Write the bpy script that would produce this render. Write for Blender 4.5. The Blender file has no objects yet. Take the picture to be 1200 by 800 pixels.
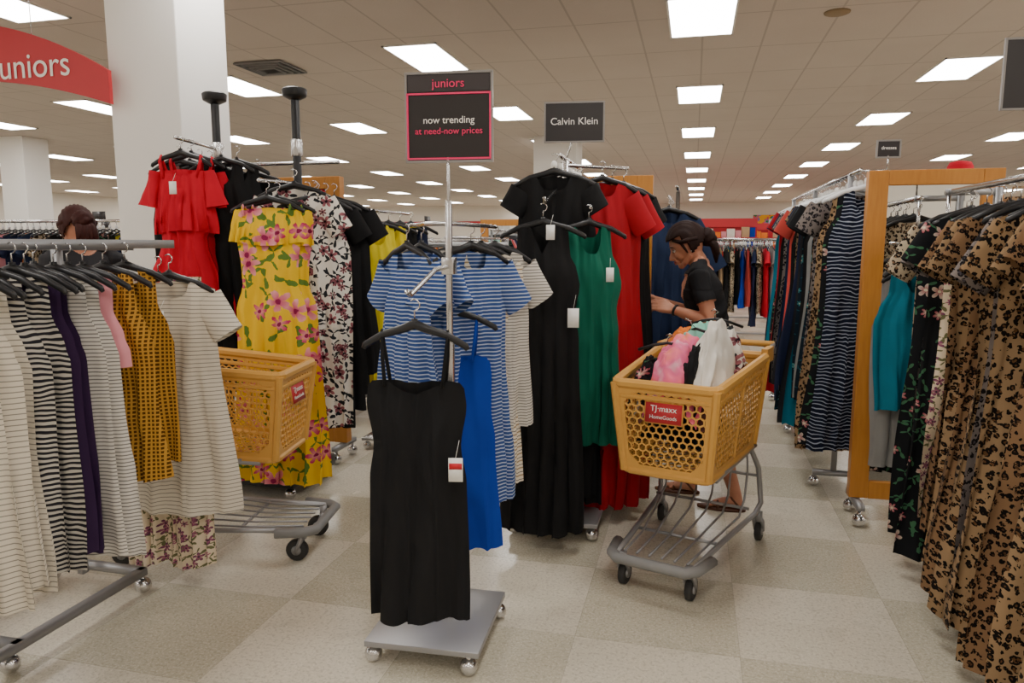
import bpy, math, random
from math import sin, cos, pi, sqrt, radians
from mathutils import Vector, Matrix, noise, Euler
random.seed(7)
scene = bpy.context.scene
COL = scene.collection
# ------------------------------------------------------------------ helpers
def sm(a, b, x):
    t = max(0.0, min(1.0, (x-a)/(b-a))); return t*t*(3-2*t)

class MB:
    def __init__(s): s.v=[]; s.f=[]; s.m=[]
    def add(s, vs, fs, mi=0):
        o=len(s.v); s.v.extend([tuple(p) for p in vs])
        for f in fs: s.f.append(tuple(i+o for i in f)); s.m.append(mi)
    def box(s, c, d, mi=0, rz=0.0):
        x,y,z=d[0]/2,d[1]/2,d[2]/2; ca,sa=cos(rz),sin(rz); vs=[]
        for k in (-z,z):
            for (i,j) in ((-x,-y),(x,-y),(x,y),(-x,y)):
                vs.append((c[0]+i*ca-j*sa, c[1]+i*sa+j*ca, c[2]+k))
        s.add(vs,[(3,2,1,0),(4,5,6,7),(0,1,5,4),(1,2,6,5),(2,3,7,6),(3,0,4,7)],mi)
    def tube(s, pts, r, n=8, mi=0, closed=False, sq=1.0):
        P=[Vector(p) for p in pts]; k=len(P)
        R=r if isinstance(r,(list,tuple)) else [r]*k
        vs=[]; up=None
        for i in range(k):
            if closed: t=(P[(i+1)%k]-P[i-1])
            elif i==0: t=P[1]-P[0]
            elif i==k-1: t=P[-1]-P[-2]
            else: t=(P[i+1]-P[i]).normalized()+(P[i]-P[i-1]).normalized()
            if t.length<1e-9: t=Vector((0,0,1))
            t.normalize()
            if up is None:
                up=Vector((0,0,1)) if abs(t.z)<.9 else Vector((0,1,0))
            b=t.cross(up)
            if b.length<1e-6: b=t.cross(Vector((1,0,0)))
            b.normalize(); up=b.cross(t).normalized()
            for j in range(n):
                a=2*pi*(j+.5)/n
                vs.append(P[i]+b*cos(a)*R[i]+up*sin(a)*R[i]*sq)
        fs=[]
        for i in range(k-1 if not closed else k):
            for j in range(n):
                a=i*n+j; b2=i*n+(j+1)%n; c=((i+1)%k)*n+(j+1)%n; d=((i+1)%k)*n+j
                fs.append((a,d,c,b2))
        if not closed:
            fs.append(tuple(range(n))); fs.append(tuple(reversed(range((k-1)*n,k*n))))
        s.add(vs,fs,mi)
    def ball(s, c, r, mi=0, nu=14, nv=9, M=None, fn=None):
        if not isinstance(r,(tuple,list)): r=(r,r,r)
        vs=[];fs=[]
        for i in range(nv+1):
            th=pi*i/nv
            for j in range(nu):
                ph=2*pi*j/nu
                d=Vector((sin(th)*cos(ph),sin(th)*sin(ph),cos(th)))
                p=fn(d) if fn else Vector((d.x*r[0],d.y*r[1],d.z*r[2]))
                if M is not None: p=M@p
                vs.append(Vector(c)+p)
        for i in range(nv):
            for j in range(nu):
                fs.append((i*nu+j,(i+1)*nu+j,(i+1)*nu+(j+1)%nu,i*nu+(j+1)%nu))
        s.add(vs,fs,mi)
    def loft(s, rings, n=24, mi=0):
        vs=[];fs=[]
        for (z,cx,cy,rx,ry) in rings:
            for j in range(n):
                a=2*pi*j/n; vs.append((cx+cos(a)*rx,cy+sin(a)*ry,z))
        k=len(rings)
        for i in range(k-1):
            for j in range(n): fs.append((i*n+j,i*n+(j+1)%n,(i+1)*n+(j+1)%n,(i+1)*n+j))
        fs.append(tuple(reversed(range(n)))); fs.append(tuple(range((k-1)*n,k*n)))
        s.add(vs,fs,mi)
    def grid(s, fn, nu, nv, mi=0):
        vs=[fn(i/nu,j/nv) for j in range(nv+1) for i in range(nu+1)]
        fs=[(j*(nu+1)+i,j*(nu+1)+i+1,(j+1)*(nu+1)+i+1,(j+1)*(nu+1)+i) for j in range(nv) for i in range(nu)]
        s.add(vs,fs,mi)
    def mesh(s, name, mats, smooth=True):
        me=bpy.data.meshes.new(name); me.from_pydata(s.v,[],s.f)
        for m in mats: me.materials.append(m)
        me.polygons.foreach_set('material_index',s.m)
        me.polygons.foreach_set('use_smooth',[smooth]*len(s.f))
        me.update(); return me
    def obj(s, name, mats, parent=None, loc=(0,0,0), rz=0, smooth=True, bevel=0, solid=0):
        if not isinstance(mats,(list,tuple)): mats=[mats]
        ob=bpy.data.objects.new(name,s.mesh(name,mats,smooth)); COL.objects.link(ob)
        ob.location=loc; ob.rotation_euler=(0,0,rz)
        if parent: ob.parent=parent
        if solid:
            m=ob.modifiers.new('s','SOLIDIFY'); m.thickness=solid; m.offset=0
        if bevel:
            m=ob.modifiers.new('b','BEVEL'); m.width=bevel; m.segments=2; m.limit_method='ANGLE'
        return ob
def empty(name, loc=(0,0,0), rz=0):
    e=bpy.data.objects.new(name,None); COL.objects.link(e); e.location=loc; e.rotation_euler=(0,0,rz)
    e.empty_display_size=.1; return e

# ------------------------------------------------------------------ materials
class NT:
    def __init__(s,name,rough=.8,metal=0,spec=.3):
        s.m=bpy.data.materials.new(name); s.m.use_nodes=True; s.t=s.m.node_tree
        s.b=s.t.nodes['Principled BSDF']
        s.b.inputs['Roughness'].default_value=rough; s.b.inputs['Metallic'].default_value=metal
        s.b.inputs['Specular IOR Level'].default_value=spec
    def n(s,ty,**k):
        x=s.t.nodes.new(ty)
        for a,b in k.items(): setattr(x,a,b)
        return x
    def set(s,sock,v):
        if isinstance(v,bpy.types.NodeSocket): s.t.links.new(v,sock)
        else:
            if isinstance(v,(tuple,list)) and len(v)==3 and sock.type=='RGBA': v=(*v,1)
            sock.default_value=v
    def math(s,op,a,b=None,c=None):
        x=s.n('ShaderNodeMath',operation=op); s.set(x.inputs[0],a)
        if b is not None: s.set(x.inputs[1],b)
        if c is not None: s.set(x.inputs[2],c)
        return x.outputs[0]
    def mix(s,f,a,b):
        x=s.n('ShaderNodeMix',data_type='RGBA'); s.set(x.inputs[0],f); s.set(x.inputs[6],a); s.set(x.inputs[7],b)
        return x.outputs[2]
    def xyz(s):
        tc=s.n('ShaderNodeTexCoord'); sp=s.n('ShaderNodeSeparateXYZ'); s.t.links.new(tc.outputs['Object'],sp.inputs[0])
        return tc.outputs['Object'],sp.outputs[0],sp.outputs[1],sp.outputs[2]
    def noise(s,vec,scale,detail=2,out='Fac'):
        x=s.n('ShaderNodeTexNoise'); s.set(x.inputs['Vector'],vec); x.inputs['Scale'].default_value=scale; x.inputs['Detail'].default_value=detail
        return x.outputs[out]
    def col(s,c): s.set(s.b.inputs['Base Color'],c)
    def bump(s,h,st=.3,d=.01):
        x=s.n('ShaderNodeBump'); s.set(x.inputs['Height'],h); x.inputs['Strength'].default_value=st; x.inputs['Distance'].default_value=d
        s.t.links.new(x.outputs[0],s.b.inputs['Normal'])
def lin(h):
    h=h.lstrip('#'); r=[int(h[i:i+2],16)/255 for i in (0,2,4)]
    return tuple(c/12.92 if c<=.04045 else ((c+.055)/1.055)**2.4 for c in r)
def C(c): return lin(c) if isinstance(c,str) else c
def plain(name,c,rough=.6,metal=0,spec=.4,var=.0,scale=20,emis=0):
    t=NT(name,rough,metal,spec); c=C(c)
    v,x,y,z=t.xyz()
    if var>0:
        f=t.noise(v,scale,3)
        t.col(t.mix(f,tuple(k*(1-var) for k in c),tuple(min(1,k*(1+var)) for k in c)))
    else: t.col(c)
    return t.m
def fabric(name,c,rough=.82,spec=.22):
    t=NT(name,rough,0,spec); c=C(c); v,x,y,z=t.xyz()
    f=t.noise(v,9,3); t.col(t.mix(f,tuple(k*.82 for k in c),tuple(min(1,k*1.15) for k in c)))
    t.bump(t.noise(v,400,2),.15,.002); return t.m
def stripes(name,cols,period,duties,vertical=False,wob=.004):
    t=NT(name,.9,0,.15); v,x,y,z=t.xyz()
    a=x if vertical else z
    a=t.math('ADD',a,t.math('MULTIPLY',t.noise(v,7,2),wob))
    fr=t.math('FRACT',t.math('MULTIPLY',a,1/period))
    c=C(cols[0])
    for (s0,s1,k) in duties:
        f=t.math('MULTIPLY',t.math('GREATER_THAN',fr,s0),t.math('LESS_THAN',fr,s1))
        c=t.mix(f,c,C(cols[k]))
    t.col(c); return t.m
def leopard(name,base,mid,dark,scale=46):
    t=NT(name,.9,0,.15); v,x,y,z=t.xyz()
    mp=t.n('ShaderNodeMapping'); t.set(mp.inputs[0],v); mp.inputs['Scale'].default_value=(1,.35,.8)
    nz=t.n('ShaderNodeTexNoise'); t.set(nz.inputs['Vector'],mp.outputs[0]); nz.inputs['Scale'].default_value=scale*.9
    vm=t.n('ShaderNodeVectorMath',operation='MULTIPLY_ADD'); t.set(vm.inputs[0],nz.outputs['Color']); k=.75/scale; vm.inputs[1].default_value=(k,k,k); t.set(vm.inputs[2],mp.outputs[0])
    vo=t.n('ShaderNodeTexVoronoi'); t.set(vo.inputs['Vector'],vm.outputs[0]); vo.inputs['Scale'].default_value=scale
    d=vo.outputs['Distance']
    ring=t.math('MULTIPLY',t.math('GREATER_THAN',d,.20),t.math('LESS_THAN',d,.50))
    brk=t.math('GREATER_THAN',t.noise(mp.outputs[0],scale*1.6,1),.42)
    ring=t.math('MULTIPLY',ring,brk)
    b=t.mix(t.noise(v,5,2),tuple(q*.75 for q in C(base)),tuple(min(1,q*1.2) for q in C(base)))
    c=t.mix(t.math('LESS_THAN',d,.34),b,C(mid)); c=t.mix(ring,c,C(dark)); t.col(c); return t.m
def floral(name,bg,petals,leaf,scale=9,R=.045,dens=.5,ldens=.5,lR=.9):
    t=NT(name,.85,0,.2); v,x,y,z=t.xyz()
    nz=t.noise(v,30,2,'Color'); wv=t.n('ShaderNodeVectorMath',operation='MULTIPLY_ADD'); t.set(wv.inputs[0],nz); wv.inputs[1].default_value=(R*.35,)*3; t.set(wv.inputs[2],v)
    sp0=t.n('ShaderNodeSeparateXYZ'); t.set(sp0.inputs[0],wv.outputs[0])
    cb=t.n('ShaderNodeCombineXYZ'); t.set(cb.inputs[0],sp0.outputs[0]); t.set(cb.inputs[1],sp0.outputs[2])
    def layer(cin,sc,R,k,cols,dens,off,pw=1):
        ad=t.n('ShaderNodeVectorMath',operation='ADD'); t.set(ad.inputs[0],cb.outputs[0]); ad.inputs[1].default_value=(off,off*.7,0)
        vo=t.n('ShaderNodeTexVoronoi',voronoi_dimensions='2D'); t.set(vo.inputs['Vector'],ad.outputs[0]); vo.inputs['Scale'].default_value=sc
        df=t.n('ShaderNodeVectorMath',operation='SUBTRACT'); t.set(df.inputs[0],ad.outputs[0]); t.set(df.inputs[1],vo.outputs['Position'])
        sp=t.n('ShaderNodeSeparateXYZ'); t.set(sp.inputs[0],df.outputs[0])
        ln=t.n('ShaderNodeVectorMath',operation='LENGTH'); t.set(ln.inputs[0],df.outputs[0]); rad=ln.outputs['Value']
        sc2=t.n('ShaderNodeSeparateColor'); t.set(sc2.inputs[0],vo.outputs['Color'])
        ang=t.math('ARCTAN2',sp.outputs[1],sp.outputs[0])
        ang=t.math('ADD',ang,t.math('MULTIPLY',sc2.outputs[1],6))
        pt=t.math('ABSOLUTE',t.math('COSINE',t.math('MULTIPLY',ang,k/2)))
        if pw>1: pt=t.math('POWER',pt,pw)
        lo=.25 if pw==1 else .04
        lim=t.math('MULTIPLY_ADD',pt,R*(1-lo),R*lo)
        f=t.math('MULTIPLY',t.math('LESS_THAN',rad,lim),t.math('LESS_THAN',sc2.outputs[0],dens))
        g=t.math('DIVIDE',rad,R); gg=t.math('MULTIPLY',g,1.15)
        pc=t.mix(t.math('MINIMUM',gg,1.0),C(cols[0]),C(cols[1]))
        pc=t.mix(t.math('LESS_THAN',g,.22),pc,C(cols[2]))
        return t.mix(f,cin,pc)
    c=layer(C(bg),scale*1.2,R*lR,2,[leaf,leaf,leaf],ldens,3.1,7)
    c=layer(c,scale*1.3,R*lR,3,[leaf,leaf,leaf],ldens*.7,7.7,9)
    c=layer(c,scale,R,5,petals,dens,0)
    c=layer(c,scale*1.15,R*.7,6,[petals[1],petals[0],petals[2]],dens*.8,5.3)
    t.col(c); return t.m
def lattice(name,bg,fg,s=.018):
    t=NT(name,.9,0,.15); v,x,y,z=t.xyz()
    a=t.math('FRACT',t.math('MULTIPLY',x,1/s)); b=t.math('FRACT',t.math('MULTIPLY',z,1/s))
    f=t.math('MULTIPLY',t.math('GREATER_THAN',a,.42),t.math('GREATER_THAN',b,.38))
    t.col(t.mix(f,C(fg),C(bg))); return t.m
def tiedye(name):
    t=NT(name,.85,0,.2); v,x,y,z=t.xyz()
    n=t.noise(v,7,3); r=t.n('ShaderNodeValToRGB'); t.set(r.inputs[0],n)
    e=r.color_ramp.elements; e[0].position=.32; e[0].color=(*lin('ff9a6e'),1); e[1].position=.68; e[1].color=(*lin('f2e6ea'),1)
    k=e.new(.5); k.color=(*lin('f0709c'),1); k=e.new(.42); k.color=(*lin('ff7f96'),1)
    t.col(r.outputs[0]); return t.m

chrome=plain('chrome',(.62,.62,.63),.22,1); steel=plain('grey_painted_steel',(.34,.34,.35),.4,.55)
blackp=plain('black_plastic',(.014,.014,.016),.38); whitep=plain('white_plastic',(.75,.76,.78),.35)
blackm=plain('black_metal',(.02,.02,.022),.35,.3); tagm=plain('tag_paper','f4f3ef',.6); redtag=plain('red_print','c8202c',.5)
rubber=plain('rubber',(.03,.03,.03),.6); basey=plain('yellow_plastic','d6a04e',.4,0,.45,.05,6)
greyp=plain('grey_plastic',(.24,.24,.24),.5)
F={}
F['black']=fabric('black_fabric',(.008,.008,.009)); F['black2']=fabric('charcoal_fabric',(.028,.028,.032))
F['red']=fabric('red_fabric','cc1630'); F['red2']=fabric('scarlet_fabric','a31020')
F['royal']=fabric('royal_blue_fabric','103aa0'); F['green']=fabric('green_fabric','08604c')
F['teal']=fabric('teal_fabric','14728a'); F['navy']=fabric('navy_fabric','1a2340'); F['denim']=fabric('denim_fabric','22304e')
F['grey']=fabric('grey_fabric','8d8d8c'); F['white']=fabric('white_fabric','e6e1d8'); F['purple']=fabric('purple_fabric','2f1a3c')
F['pink']=fabric('pink_fabric','d9909a'); F['coral']=fabric('coral_fabric','c84a42'); F['mustardp']=fabric('yellow_fabric','ecd824')
F['tan']=fabric('tan_fabric','b99b78'); F['mint']=fabric('mint_fabric','8fd3bf'); F['rose']=fabric('dusty_rose_fabric','8a5a58'); F['orange']=fabric('orange_fabric','e07a2f')
F['cream']=stripes('cream_grey_stripe',['d8cfbf','8f897f'],.017,[(.0,.20,1)])
F['beige']=stripes('beige_stripe',['e2d8c6','a48f70','3c3a40'],.034,[(0,.2,1),(.5,.6,2)])
F['greyst']=stripes('grey_stripe',['d0cbc2','77736f'],.013,[(0,.3,1)])
F['bw']=stripes('black_white_stripe',['b8b2a8','26252a'],.017,[(0,.5,1)],wob=.05)
F['bluest']=stripes('blue_white_stripe',['344f8c','b4bfd4'],.0155,[(0,.32,1)])
F['navyst']=stripes('navy_white_stripe',['12182a','9aa2b4'],.022,[(0,.24,1)],wob=.07)
F['must']=lattice('mustard_lattice','54350f','b98a38',.015)
F['leo']=leopard('leopard_print','94795a','5f4228','120e0b',58); F['leo2']=leopard('light_leopard_print','b8a88f','7c6047','1a1411',60)
F['leo3']=leopard('brown_leopard_print','84664a','4a3220','0f0b09',66)
F['leog']=leopard('grey_leopard_print','7c736f','4a444a','1a181a',56)
F['yflor']=floral('yellow_lily_print','f2c61c',['c23064','f0a0a8','8b1f4c'],'5f7f35',6.5,.070,.5,.7,.9)
F['wflor']=floral('white_floral_print','e4ded4',['5a2434','a86a70','201018'],'23262a',12,.034,.55,.9,1.2)
F['bflor']=floral('black_floral_print','121418',['a8505e','c8b8a8','d8cdb0'],'3d6a4c',11,.032,.35,.8)
F['nflor']=floral('navy_floral_print','10202c',['1f6f7c','5fa098','c8c0a0'],'1c4a58',14,.026,.5)
F['blush']=floral('blush_floral_print','dccbb0',['b0687e','6a3a58','4a3844'],'6a6a48',18,.020,.65,.9,1.2)
F['tiedye']=tiedye('tie_dye_fabric')
def wood():
    t=NT('honey_oak',.42,0,.4); v,x,y,z=t.xyz()
    mp=t.n('ShaderNodeMapping'); t.set(mp.inputs[0],v); mp.inputs['Scale'].default_value=(9,9,1.2)
    n=t.noise(mp.outputs[0],6,6); t.col(t.mix(n,C('ad6e2c'),C('cb8c3e'))); t.bump(n,.1,.003); return t.m
oak=wood()
mirror_m=plain('mirror_glass',(.86,.88,.88),.015,1)
def mk_skin():
    t=NT('skin',.5,0,.35); v,x,y,z=t.xyz(); n=t.noise(v,25,3); t.col(t.mix(n,C('b0745a'),C('c68c70')))
    t.b.inputs['Subsurface Weight'].default_value=.08; t.b.inputs['Subsurface Radius'].default_value=(.02,.008,.004); return t.m
skin=mk_skin()
def mk_hair(n,c):
    t=NT(n,.62,0,.2); v,x,y,z=t.xyz(); mp=t.n('ShaderNodeMapping'); t.set(mp.inputs[0],v); mp.inputs['Scale'].default_value=(4,30,14)
    k=t.noise(mp.outputs[0],14,3); c=C(c); t.col(t.mix(k,tuple(q*.4 for q in c),tuple(q*1.5 for q in c))); t.bump(k,.4,.003); return t.m
hairm=mk_hair('dark_hair','24120e'); hair2=mk_hair('auburn_hair','3a1814')

# ------------------------------------------------------------------ room
def floor_mat():
    t=NT('vinyl_tile_floor',.3,0,.5); v,x,y,z=t.xyz(); T=.61
    a=t.math('MULTIPLY',t.math('SUBTRACT',x,.21),1/T); b=t.math('MULTIPLY',t.math('SUBTRACT',y,2.60),1/T)
    par=t.math('FLOORED_MODULO',t.math('ADD',t.math('FLOOR',a),t.math('FLOOR',b)),2.0)
    cA,cB=C('d8d0bf'),C('c3bca8')
    sp=t.noise(v,75,6); cl=t.noise(v,2.2,3)
    c=t.mix(par,cA,cB)
    # each 12-inch tile varies slightly in tone
    cb=t.n('ShaderNodeCombineXYZ'); t.set(cb.inputs[0],t.math('FLOOR',t.math('MULTIPLY',a,2))); t.set(cb.inputs[1],t.math('FLOOR',t.math('MULTIPLY',b,2)))
    wn=t.n('ShaderNodeTexWhiteNoise',noise_dimensions='2D'); t.set(wn.inputs['Vector'],cb.outputs[0])
    c=t.mix(t.math('MULTIPLY',wn.outputs['Value'],.22),c,C('aea691'))
    sr=t.math('MULTIPLY',t.math('GREATER_THAN',sp,.56),.30); c=t.mix(sr,c,C('8f8878'))
    sr=t.math('MULTIPLY',t.math('LESS_THAN',t.noise(v,110,4),.43),.3); c=t.mix(sr,c,C('efe8da'))
    dirt=t.math('MULTIPLY',t.math('GREATER_THAN',t.noise(v,6,6),.60),.12); c=t.mix(dirt,c,C('968e7c'))
    def edge(q,w):
        f=t.math('FRACT',q); return t.math('LESS_THAN',f,w)
    g=t.math('MAXIMUM',edge(a,.005),edge(b,.005)); g2=t.math('MAXIMUM',edge(t.math('MULTIPLY',a,2),.005),edge(t.math('MULTIPLY',b,2),.005))
    c=t.mix(t.math('MULTIPLY',g,.35),c,C('8c8677')); c=t.mix(t.math('MULTIPLY',g2,.15),c,C('8c8677'))
    t.col(c); t.set(t.b.inputs['Roughness'],t.math('MULTIPLY_ADD',cl,.22,.11)); return t.m
def ceil_mat():
    t=NT('acoustic_ceiling_tile',.9,0,.1); v,x,y,z=t.xyz()
    a=t.math('FRACT',t.math('MULTIPLY',x,1/.61)); b=t.math('FRACT',t.math('MULTIPLY',y,1/1.22))
    g=t.math('MAXIMUM',t.math('LESS_THAN',a,.035),t.math('LESS_THAN',b,.0175))
    n=t.noise(v,1.3,2); c=t.mix(n,C('c6bab0'),C('cfc4ba')); c=t.mix(t.math('MULTIPLY',t.math('GREATER_THAN',t.noise(v,90,2),.6),.25),c,C('b3a99f'))
    t.col(t.mix(t.math('MULTIPLY',g,.6),c,C('a2988e'))); return t.m
wallm=plain('painted_wall','dfd8ce',.8,0,.2,.02,2); colm=plain('white_column_paint','efece8',.7,0,.2,.01,2)
X0,X1,Y0,Y1,H=-26,16,-7,40,3.6
m=MB(); m.box(((X0+X1)/2,(Y0+Y1)/2,-.05),(X1-X0,Y1-Y0,.1)); m.obj('floor',floor_mat(),smooth=False)
m=MB(); m.box(((X0+X1)/2,(Y0+Y1)/2,H+.05),(X1-X0,Y1-Y0,.1)); m.obj('ceiling',ceil_mat(),smooth=False)
for nm,c,d in (('wall_back',((X0+X1)/2,Y1+.05,H/2),(X1-X0,.1,H)),('wall_front',((X0+X1)/2,Y0-.05,H/2),(X1-X0,.1,H)),
               ('wall_left',(X0-.05,(Y0+Y1)/2,H/2),(.1,Y1-Y0,H)),('wall_right',(X1+.05,(Y0+Y1)/2,H/2),(.1,Y1-Y0,H))):
    m=MB(); m.box(c,d); m.obj(nm,wallm,smooth=False)
redw=plain('red_wall_band','b3202c',.6)
for nm,c,d in (('trim_1',((X0+X1)/2,Y1-.03,2.65),(X1-X0,.06,.18)),('baseboard_back',((X0+X1)/2,Y1-.01,.06),(X1-X0,.02,.12))):
    m=MB(); m.box(c,d); m.obj(nm,redw if 'trim' in nm else blackp,smooth=False)
lm=NT('light_diffuser',.5); lm.col((.9,.9,.88)); lm.b.inputs['Emission Color'].default_value=(1,.965,.915,1); lm.b.inputs['Emission Strength'].default_value=19
m=MB()
for k in range(-8,6):
    x=3.02*k; off=7.35-.27*x
    for n in range(-14,14):
        y=off+3.66*n
        if Y0+.8<y<Y1-.8 and X0+.5<x<X1-.5:
            m.add([(x-.29,y-.59,H-.012),(x-.29,y+.59,H-.012),(x+.29,y+.59,H-.012),(x+.29,y-.59,H-.012)],[(0,1,2,3)],0)
            for c,d in (((x-.3,y,H-.008),(.02,1.22,.016)),((x+.3,y,H-.008),(.02,1.22,.016)),((x,y-.6,H-.008),(.62,.02,.016)),((x,y+.6,H-.008),(.62,.02,.016))): m.box(c,d,1)
m.obj('ceiling_lights',[lm.m,colm],smooth=False)
m=MB()
for i in range(4):
    s=.30-.06*i; m.tube([(-s,-s,-.01*i),(s,-s,-.01*i),(s,s,-.01*i),(-s,s,-.01*i)],.014,4,0,True)
m.box((0,0,.01),(.6,.6,.01),1)
m.obj('ceiling_vent',[greyp,blackp],loc=(-5.0,8.1,H-.02),smooth=False)
m=MB(); m.loft([(-.02,0,0,.09,.09),(-.012,0,0,.11,.11),(0,0,0,.115,.115)],20); m.obj('ceiling_speaker',plain('tan_grille','8f7a5c',.6),loc=(1.2,7.5,H-.001))
def column(x0,x1,y0,y1):
    m=MB(); m.box(((x0+x1)/2,(y0+y1)/2,H/2),(x1-x0,y1-y0,H)); m.box(((x0+x1)/2,(y0+y1)/2,.08),(x1-x0+.03,y1-y0+.03,.16),1)
    m.obj('column',[colm,greyp],smooth=False,bevel=.008)
column(-3.98,-3.42,4.4,4.95); column(-3.15,-2.3,14.4,15.2); column(-13.5,-12.9,11.9,12.5)

def text(s,size,loc,rot,mat,parent,name='lettering',ax='CENTER'):
    cu=bpy.data.curves.new(name,'FONT'); cu.body=s; cu.size=size; cu.align_x=ax; cu.align_y='CENTER'; cu.extrude=.0008
    cu.materials.append(mat); o=bpy.data.objects.new(name,cu); COL.objects.link(o); o.location=loc; o.rotation_euler=rot
    if parent: o.parent=parent
    return o
RX=(pi/2,0,0)
whitem=plain('white_print','f5f2ee',.5); pinkm=plain('pink_print','f0306e',.5); signblk=plain('sign_black','2b2728',.35); signgrey=plain('sign_clear_frame','8e8a88',.3)
signred=plain('sign_red','c03038',.5)
e=empty('hanging_department_sign',(-5.30,4.3,0))
N=28; vs=[];fs=[]
for i in range(N+1):
    u=-1+2*i/N; x=u*1.42
    zt=3.06-.40*u*u; zb=2.66-.22*u*u
    for y in (-.015,.015): vs+= [(x,y,zb),(x,y,zt)]
for i in range(N):
    a=4*i; b=4*(i+1)
    fs+=[(a,b,b+1,a+1),(a+2,a+3,b+3,b+2),(a+1,b+1,b+3,a+3),(a,a+2,b+2,b)]
fs+=[(0,1,3,2),(4*N,4*N+2,4*N+3,4*N+1)]
m=MB(); m.add(vs,fs); m.obj('panel',signred,e,smooth=False)
m=MB(); m.tube([(-.8,0,2.9),(-.8,0,H)],.003,5); m.tube([(.8,0,2.75),(.8,0,H)],.003,5); m.obj('wires',chrome,e)
text('juniors',.24,(.79,-.02,2.715),(pi/2,0,0),whitem,e)

# ------------------------------------------------------------------ garments
def interp(P,d):
    if d<=P[0][0]: return P[0][1]
    for a,b in zip(P,P[1:]):
        if d<=b[0]:
            t=(d-a[0])/(b[0]-a[0]); t=t*t*(3-2*t); return a[1]+(b[1]-a[1])*t
    return P[-1][1]
def garment(m,prof,un=.42,nd=(.09,.03),v=False,slope=.06,th=.05,fold=.015,nf=4,seed=0,mi=0,nx=28,nz=26,hem=.012,start=0,shift=(0,0,0),tilt=0):
    r=random.Random(seed); p0,p1,p2,p3=[r.uniform(0,6.28) for _ in range(4)]; L=prof[-1][0]; nf=nf*r.uniform(.85,1.15); sd=(seed%97)*1.37
    NN=noise.noise
    for side in (-1,1):
        dep=nd[0] if side<0 else nd[1]
        def fn(a,s,side=side,dep=dep):
            u=-1+2*a; au=abs(u)
            top=start+slope*au
            if au<un:
                k=au/un; top+=dep*((1-k) if v else sqrt(max(0,1-k*k)))
            bot=L+hem*sin(2.5*u+p3)
            d=top+(bot-top)*s; w=interp(prof,d)
            q=sm(.05,1,(d-start)/(L-start)); fa=fold*q
            x=u*w+fa*.7*sin(nf*pi*u*1.2+p1+2*d)*(1-.3*au)+.012*q*sin(3.1*d+p2)
            tk=th*(.22+.78*sm(0,.28,d-start))*(1-au**2.6)
            ph=nf*pi*u*.5+p0+.9*d+1.3*NN(Vector((u*1.1,d*1.2,sd)))
            pl=1-2*abs(sin(ph))**.75
            y=side*tk+fa*(1.2*pl+.4*sin(nf*2.3*pi*u+p2+2.7*d))
            e=1-au**4
            y+=e*(.016*NN(Vector((u*2.2+sd,d*3.2,side*1.0)))+.012*NN(Vector((u*5+d*3,d*8-u*3,sd+side*3))))
            y+=e*.007*sin(13*u*(1-.4*d)+7*d*(1 if u>0 else -1)+p0)*(1-q)
            y+=.006*sin(5*u+9*d+p1)+tilt*d
            return (x+shift[0],y+shift[1],-d+shift[2])
        m.grid(fn,nx,nz,mi)
def sleeve(m,side,x0,z0,L,r0,r1,ang=62,mi=0,seed=0,flare=0):
    a=radians(ang); dx,dz=cos(a)*side,-sin(a); px,pz=-dz*side,dx*side
    n=16; K=7; vs=[];fs=[]
    for k in range(K+1):
        t=k/K; rr=r0+(r1-r0)*t; c=(x0+dx*L*t,z0+dz*L*t)
        for j in range(n):
            b=2*pi*j/n; f=1+flare*t*sin(3*b+k*.2)*.4
            w=.006*noise.noise(Vector((cos(b)*2,t*4,seed*.7+sin(b)*2)))
            vs.append((c[0]+px*cos(b)*rr*f,sin(b)*(.02+.018*t)*f+w+.004*sin(5*t+b*2),c[1]+pz*cos(b)*rr*f))
    for k in range(K):
        for j in range(n): fs.append((k*n+j,k*n+(j+1)%n,(k+1)*n+(j+1)%n,(k+1)*n+j))
    m.add(vs,fs,mi)
def hanger(m,w=.20,mp=1,mm=2,z=.0,drop=.065):
    pts=[(-w,0,z-drop-.012),(-w*.96,0,z-drop),(-w*.6,0,z-drop*.45),(-w*.25,0,z-.012),(0,0,z+.004),(w*.25,0,z-.012),(w*.6,0,z-drop*.45),(w*.96,0,z-drop),(w,0,z-drop-.012)]
    m.tube(pts,[.006,.009,.010,.011,.013,.011,.010,.009,.006],6,mp,sq=1.3)
    m.tube([(0,0,z-.012),(0,0,z+.022)],.011,6,mp)
    hk=[(0,0,z+.01),(0,0,z+.046)]
    for k in range(8):
        a=-pi/2+ k*pi*1.25/7
        hk.append((.018*cos(a)+.0,0,z+.067+.018*sin(a)))
    m.tube(hk,.0025,5,mm)
def tag(m,x,z,y=-.07,s=1,mi=3,red=False):
    m.box((x,y,z),(.040*s,.002,.068*s),mi)
    m.tube([(x,y,z+.033*s),(x+.01,y+.02,z+.08*s)],.0008,4,mi)
    if red: m.box((x,y-.0015,z+.025*s),(.040*s,.001,.012*s),4)
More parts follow.
